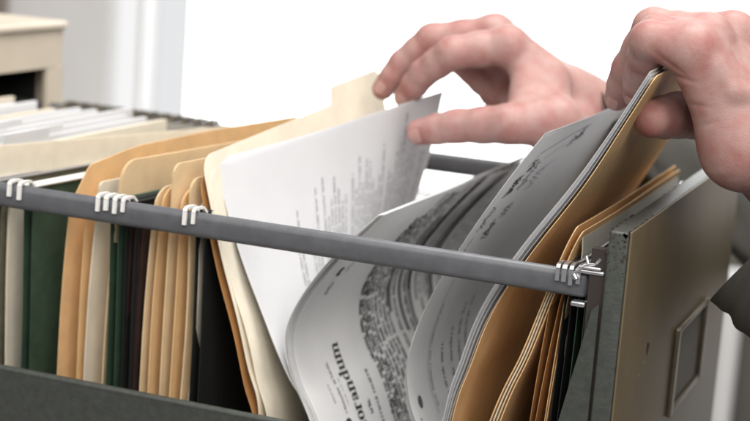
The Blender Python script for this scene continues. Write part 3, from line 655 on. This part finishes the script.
def make_hand(palm, fingers, extras, creases, h=0.0011):
    """palm: cones; fingers: (joints, radii); extras: (a,b,ra,rb,k) bumps such as tendons"""
    allp = [p for c_ in palm for p in (c_[0], c_[1])]+[p for f_ in fingers for p in f_[0]]
    lo = np.min(allp, 0)-0.05; hi = np.max(allp, 0)+0.05
    fl = Field(lo, hi, h)
    P = np.full(fl.n, 0.05, np.float32)
    for (a, b_, ra, rb, k) in palm: addcone(fl, P, a, b_, ra, rb, k)
    for (a, b_, ra, rb, k) in extras: addcone(fl, P, a, b_, ra, rb, k)
    G = np.full(fl.n, 0.05, np.float32)
    out = P.copy()
    for js, rs in fingers:
        Fg = np.full(fl.n, 0.05, np.float32)
        for i in range(len(js)-1):
            a, b_ = js[i], js[i+1]; mid = a+(b_-a)*0.5; rm = (rs[i]+rs[i+1])/2*(0.975 if i < 2 else 1.0)
            addcone(fl, Fg, a, mid, rs[i], rm, 0.004); addcone(fl, Fg, mid, b_, rm, rs[i+1], 0.004)
        sl, X, Y, Z = fl.sub(np.min(js, 0), np.max(js, 0), 0.03)
        dm = np.sqrt((X-js[0][0])**2+(Y-js[0][1])**2+(Z-js[0][2])**2)
        k = 0.0009+0.010*np.clip(1-(dm-0.012)/0.016, 0, 1)
        G[sl] = smin(G[sl], Fg[sl], 0.0012)
        out[sl] = smin(out[sl], Fg[sl], k)
    for (cpt, nv, r, amp, wid) in creases:
        sl, X, Y, Z = fl.sub(cpt, cpt, r*1.6)
        dn = (X-cpt[0])*nv[0]+(Y-cpt[1])*nv[1]+(Z-cpt[2])*nv[2]; dist = np.sqrt((X-cpt[0])**2+(Y-cpt[1])**2+(Z-cpt[2])**2)
        out[sl] += amp*np.exp(-(dn/wid)**2)*np.clip(1.5-dist/r, 0, 1)
    V, Q = surface_nets(fl, out)
    # two light smoothing passes
    for _ in range(2):
        acc = np.zeros_like(V); cn = np.zeros(len(V))
        for a, b_ in ((0, 1), (1, 2), (2, 3), (3, 0)):
            np.add.at(acc, Q[:, a], V[Q[:, b_]]); np.add.at(cn, Q[:, a], 1); np.add.at(acc, Q[:, b_], V[Q[:, a]]); np.add.at(cn, Q[:, b_], 1)
        V = V*0.5+0.5*acc/np.maximum(cn, 1)[:, None]
    red = np.zeros(len(V))
    for js, rs in fingers:
        for j, amp, rr in ((js[0], 0.25, 0.016), (js[1], 0.22, 0.016), (js[2], 0.15, 0.012), (js[3], 0.5, 0.014)):
            red = np.maximum(red, amp*np.exp(-(np.linalg.norm(V-j, axis=1)/rr)**2*0.7))
    return V, Q, red
def A3(l): return [at(*p) for p in l]
def finger_creases(js, rs, out, amp=0.0005):
    for j in (1, 2):
        dv = nrm(nrm(js[j+1]-js[j])+nrm(js[j]-js[j-1]))
        for o_ in (-0.0026, 0.0, 0.0026): out.append((js[j]+dv*o_, dv, rs[j]*1.15, amp*(1 if o_ == 0 else 0.7), 0.0007))

# far hand
W = at(612, 127, 1.355); FA = at(660, 176, 1.44)
fI = A3([(508, 45, 1.262), (452, 53, 1.262), (424, 73, 1.280), (405, 97, 1.296)])
fM = A3([(495, 33, 1.292), (432, 39, 1.298), (403, 63, 1.308), (383, 89, 1.314)])
fR = A3([(492, 46, 1.318), (462, 60, 1.330), (482, 82, 1.325), (500, 98, 1.315)])
fP = A3([(502, 62, 1.335), (478, 74, 1.345), (492, 95, 1.335), (506, 108, 1.325)])
fT = A3([(556, 121, 1.235), (511, 124, 1.228), (456, 126, 1.252), (419, 132, 1.268)])
rI, rM, rR, rP, rT = (0.0145, 0.0126, 0.0110, 0.0090), (0.0142, 0.0124, 0.0108, 0.0088), (0.013, 0.0115, 0.0098, 0.0085), (0.012, 0.010, 0.0088, 0.0078), (0.0185, 0.0150, 0.0128, 0.0100)
C1, C2, C3, C4 = at(585, 110, 1.312), at(590, 108, 1.328), at(594, 116, 1.345), at(596, 130, 1.352)
palmR = [(fI[0], C1, 0.0140, 0.0185, 0.012), (fM[0], C2, 0.0138, 0.0180, 0.012), (fR[0], C3, 0.013, 0.018, 0.012), (fP[0], C4, 0.012, 0.018, 0.012),
         (at(572, 92, 1.305), at(612, 122, 1.345), 0.019, 0.025, 0.012), (W, FA, 0.028, 0.017, 0.012), (C1, W, 0.02, 0.0235, 0.015), (C4, W, 0.02, 0.0235, 0.015), (at(592, 132, 1.325), at(552, 128, 1.255), 0.018, 0.0195, 0.014), (at(500, 84, 1.325), at(540, 112, 1.30), 0.014, 0.016, 0.012), (at(515, 104, 1.30), at(545, 116, 1.28), 0.012, 0.016, 0.012),
         (at(528, 62, 1.262), at(527, 108, 1.245), 0.0120, 0.0150, 0.014), (at(550, 80, 1.265), at(545, 118, 1.25), 0.016, 0.018, 0.014), (fT[0], fT[1], 0.0185, 0.0150, 0.012)]
exR = []
for m0, cc in ((fI[0], C1), (fM[0], C2)):
    nz = nrm(at(520, 10, 1.2)-at(560, 70, 1.28))
    exR.append((m0+nz*0.0115, cc+nz*0.0165, 0.0030, 0.0022, 0.006))
crR = []
for js, rs in ((fI, rI), (fM, rM)): finger_creases(js, rs, crR, 0.0007)
finger_creases(fT, rT, crR, 0.0011)
VR, QR, redR = make_hand(palmR, [(fI, rI), (fM, rM), (fR, rR), (fP, rP), (fT, rT)], exR, crR)

# near hand
W2 = at(786, 158, 1.045); FA2 = at(868, 330, 1.05)
gP = A3([(692, 50, 1.000), (650, 40, 1.010), (641, 70, 1.036), (635, 94, 1.054)])
gR = A3([(708, 38, 1.022), (653, 27, 1.032), (628, 68, 1.056), (617, 98, 1.074)])
gM = A3([(733, 35, 1.050), (676, 30, 1.055), (648, 62, 1.080), (640, 92, 1.100)])
gI = A3([(750, 40, 1.075), (700, 42, 1.085), (664, 60, 1.112), (652, 84, 1.125)])
gT = A3([(750, 120, 1.085), (710, 114, 1.078), (678, 115, 1.058), (652, 119, 1.032)])
sP, sR, sM, sI, sT = (0.0130, 0.0118, 0.0096, 0.0080), (0.0135, 0.0120, 0.0100, 0.0084), (0.0138, 0.012, 0.010, 0.0085), (0.0138, 0.012, 0.010, 0.0085), (0.019, 0.0165, 0.0145, 0.0118)
K1, K2, K3, K4 = at(776, 116, 1.07), at(772, 110, 1.055), at(770, 118, 1.035), at(765, 128, 1.02)
palmL = [(at(655, 32, 1.020), at(702, 44, 1.010), 0.0112, 0.0135, 0.010), (gI[0], K1, 0.0138, 0.019, 0.012), (gM[0], K2, 0.0138, 0.019, 0.012), (gR[0], K3, 0.0138, 0.019, 0.012), (gP[0], K4, 0.0135, 0.02, 0.012),
         (at(700, 74, 1.005), at(744, 146, 1.016), 0.0130, 0.0250, 0.012), (at(744, 146, 1.016), W2, 0.0245, 0.026, 0.015), (W2, FA2, 0.0275, 0.036, 0.02), (K1, gT[0], 0.018, 0.018, 0.014), (gT[0], W2, 0.018, 0.026, 0.015), (gT[0], gT[1], 0.018, 0.0138, 0.012)]
exL = []
nz = nrm(at(700, -60, 0.97)-at(720, 60, 1.02))
for m0, cc in ((gP[0], K4), (gR[0], K3), (gM[0], K2)): exL.append((m0+nz*0.0108, cc+nz*0.0175, 0.0030, 0.0022, 0.006))
vn = nrm(at(700, 20, 0.90)-at(710, 70, 1.0))
exL.append((at(715, 66, 0.993), at(735, 92, 0.9935), 0.0020, 0.0018, 0.009)); exL.append((at(735, 92, 0.9935), at(752, 96, 0.996), 0.0018, 0.0018, 0.009))
crL = []
for js, rs in ((gP, sP), (gR, sR), (gT, sT)): finger_creases(js, rs, crL, 0.0007)
for (p, q) in (((668, 62, 0.995), (690, 78, 0.99)), ((676, 76, 0.995), (700, 84, 0.99)), ((690, 104, 0.995), (712, 108, 0.99)), ((696, 128, 0.995), (716, 122, 0.99))):
    a_, b_ = at(*p), at(*q); crL.append((a_, nrm(np.cross(b_-a_, ray(*p[:2]))), 0.011, 0.0009, 0.0010))
VL, QL, redL = make_hand(palmL, [(gP, sP), (gR, sR), (gM, sM), (gI, sI), (gT, sT)], exL, crL)

me = bpy.data.meshes.new('person')
Vall = np.concatenate([VR, VL]); Qall = np.concatenate([QR, QL+len(VR)])
base = at(1060, 300, 1.2); base[2] = -1.1
me.from_pydata((Vall-base).tolist(), [], Qall.tolist()); me.polygons.foreach_set('use_smooth', [True]*len(Qall))
at_ = me.attributes.new('red', 'FLOAT', 'POINT'); at_.data.foreach_set('value', np.concatenate([redR, redL]).astype(np.float32)); me.materials.append(SKIN); me.update()
person = bpy.data.objects.new('person', me); COL.objects.link(person); person.location = base
tag(person, 'person in an olive grey jacket, both hands leafing through the folders', 'person')

def nail(js, rs, side, w, l, name='fingernail', back=0.55):
    """curved plate on the last joint; side: rough outward direction"""
    a, b_ = js[2], js[3]; t = nrm(b_-a); n = nrm(side-t*(side@t)); c_ = np.cross(t, n); mb = MB(); nu, nv = 9, 9; r = rs[3]+(rs[2]-rs[3])*0.25
    P = np.zeros((nu, nv, 3))
    for i in range(nu):
        for j in range(nv):
            x = (i/(nu-1)-0.5)*2; y = j/(nv-1); ang = x*w/r*0.5*(1-0.25*(abs(2*y-1)**4))
            P[i, j] = b_+t*(-l*back+l*y*(1-0.10*x*x)*1.0)+(n*math.cos(ang)+c_*math.sin(ang))*(r*(1.035-0.10*y*y))
    mb.sheet(P, 0.0006); return mb.build(name, NAIL, person)
nail(fT, rT, at(424, 160, 1.19)-fT[3], 0.0115, 0.0105)
nail(fI, rI, at(396, 84, 1.20)-fI[3], 0.0095, 0.0095)
nail(fM, rM, at(362, 76, 1.26)-fM[3], 0.0095, 0.0095)
nail(gR, sR, at(590, 96, 1.0)-gR[3], 0.0085, 0.0085)
nail(gP, sP, at(615, 88, 0.99)-gP[3], 0.0075, 0.0075)

# sleeves and jacket
def sleeve(rings, name, nseg=40, amp=0.004, seed=1, thick=0.003):
    """rings: list of (centre, vector a, vector b); wrinkled cloth tube with an inner wall"""
    rr = np.random.default_rng(seed); C = catmull([r[0] for r in rings], 60); Aa = catmull([r[1] for r in rings], 60); Bb = catmull([r[2] for r in rings], 60)
    n = len(C); ph = rr.uniform(0, 6.28, 8); outer = []; inner = []
    for i in range(n):
        for k in range(nseg):
            q = 2*math.pi*k/nseg; s_ = i/(n-1); env = min(1, s_*8)
            w_ = 1+env*amp*(math.sin(5*q+ph[0]+s_*7)+0.8*math.sin(s_*34+2*math.sin(q+ph[1])*1.6+ph[2])+0.5*math.sin(s_*61+3*q+ph[3]))/0.05
            v = Aa[i]*math.cos(q)+Bb[i]*math.sin(q); outer.append(C[i]+v*w_); inner.append(C[i]+v*(w_-thick/np.linalg.norm(v)))
    mb = MB(); fq = [(i*nseg+k, i*nseg+(k+1) % nseg, (i+1)*nseg+(k+1) % nseg, (i+1)*nseg+k) for i in range(n-1) for k in range(nseg)]
    mb.add(outer, fq, 0, True); mb.add(inner, [f[::-1] for f in fq], 0, True)
    mb.add(outer[:nseg]+inner[:nseg], [(k, nseg+k, nseg+(k+1) % nseg, (k+1) % nseg) for k in range(nseg)], 0, True)
    return mb.build(name, JACKET, person)
def vec(px, py, dx, dy, d, dd=0.0): return at(px+dx, py+dy, d+dd)-at(px, py, d)
sleeve([(at(613, 126, 1.325), vec(613, 126, -17, -47, 1.33, 0.0), vec(613, 126, 4, 6, 1.33, -0.054)),
        (at(655, 158, 1.375), vec(655, 158, -34, -60, 1.38, 0.0), vec(655, 158, 0, 4, 1.38, -0.060)),
        (at(740, 215, 1.45), vec(740, 215, -44, -78, 1.45), vec(740, 215, 0, 0, 1.45, -0.06)),
        (at(880, 300, 1.49), vec(880, 300, -50, -62, 1.36), vec(880, 300, 0, 0, 1.36, -0.058)),
        (at(1010, 200, 1.33), vec(1010, 200, -70, -60, 1.33), vec(1010, 200, 0, 0, 1.33, -0.065)),
        (at(1110, 20, 1.30), vec(1110, 20, -90, -50, 1.3), vec(1110, 20, 0, 0, 1.3, -0.075))], 'jacket_sleeve', seed=3, amp=0.0035)
sleeve([(at(775, 240, 1.035), vec(775, 240, -67, 63, 1.0, 0.0), vec(775, 240, -3, -3, 1.035, -0.05)),
        (at(802, 264, 1.036), vec(802, 264, -66, 64, 1.0, 0.0), vec(802, 264, -2, -3, 1.035, -0.052)),
        (at(850, 305, 1.04), vec(850, 305, -66, 66, 1.04), vec(850, 305, 0, 0, 1.04, -0.055)),
        (at(950, 410, 1.06), vec(950, 410, -70, 70, 1.06), vec(950, 410, 0, 0, 1.06, -0.055)),
        (at(1110, 450, 1.10), vec(1110, 450, -10, 110, 1.1), vec(1110, 450, 0, 0, 1.1, -0.06)),
        (at(1200, 200, 1.13), vec(1200, 200, 110, 50, 1.13), vec(1200, 200, 0, 0, 1.13, -0.07))], 'jacket_sleeve', seed=5, amp=0.0012)

def body_ring(px, py, d, hx, hy): return (at(px, py, d), RM @ np.array((hx, 0, 0)), RM @ np.array((0, 0, -hy)))
sleeve([body_ring(1150, 900, 1.33, 0.15, 0.22), body_ring(1150, 500, 1.33, 0.14, 0.21), body_ring(1160, 150, 1.33, 0.15, 0.23), body_ring(1170, -50, 1.33, 0.12, 0.20), body_ring(1175, -130, 1.33, 0.06, 0.08)], 'jacket_body', seed=8, amp=0.002)

# ------------------------------------------------------------------ light
def area(name, loc, target, size, power, rgb=(1, 1, 1), sy=None):
    l = bpy.data.lights.new(name, 'AREA'); l.energy = power; l.size = size; l.color = rgb
    if sy: l.shape = 'RECTANGLE'; l.size_y = sy
    o = bpy.data.objects.new(name, l); COL.objects.link(o); o.location = loc
    o.rotation_euler = (Vector(target)-Vector(loc)).to_track_quat('-Z', 'Y').to_euler(); return o
area('ceiling_lamp', (0.05, 0.30, 1.65), (-0.2, 0.15, 0), 1.2, 42, (1.0, 0.99, 0.97))
area('room_lamp', (-1.1, -2.0, 1.8), (-0.2, 0.2, -0.1), 2.8, 38, (1.0, 0.97, 0.93))
area('side_lamp', (0.95, -1.7, 1.5), (-0.25, 0.1, -0.1), 2.0, 68, (1.0, 0.96, 0.91))
wd = bpy.data.worlds.new('World'); SC.world = wd; wd.use_nodes = True
wd.node_tree.nodes['Background'].inputs[0].default_value = (0.95, 0.97, 1.0, 1); wd.node_tree.nodes['Background'].inputs[1].default_value = 0.19
SC.view_settings.view_transform = 'Standard'; SC.view_settings.look = 'None'; SC.view_settings.exposure = 0; SC.view_settings.gamma = 1
SC.cycles.use_denoising = True
SC.cycles.max_bounces = 8
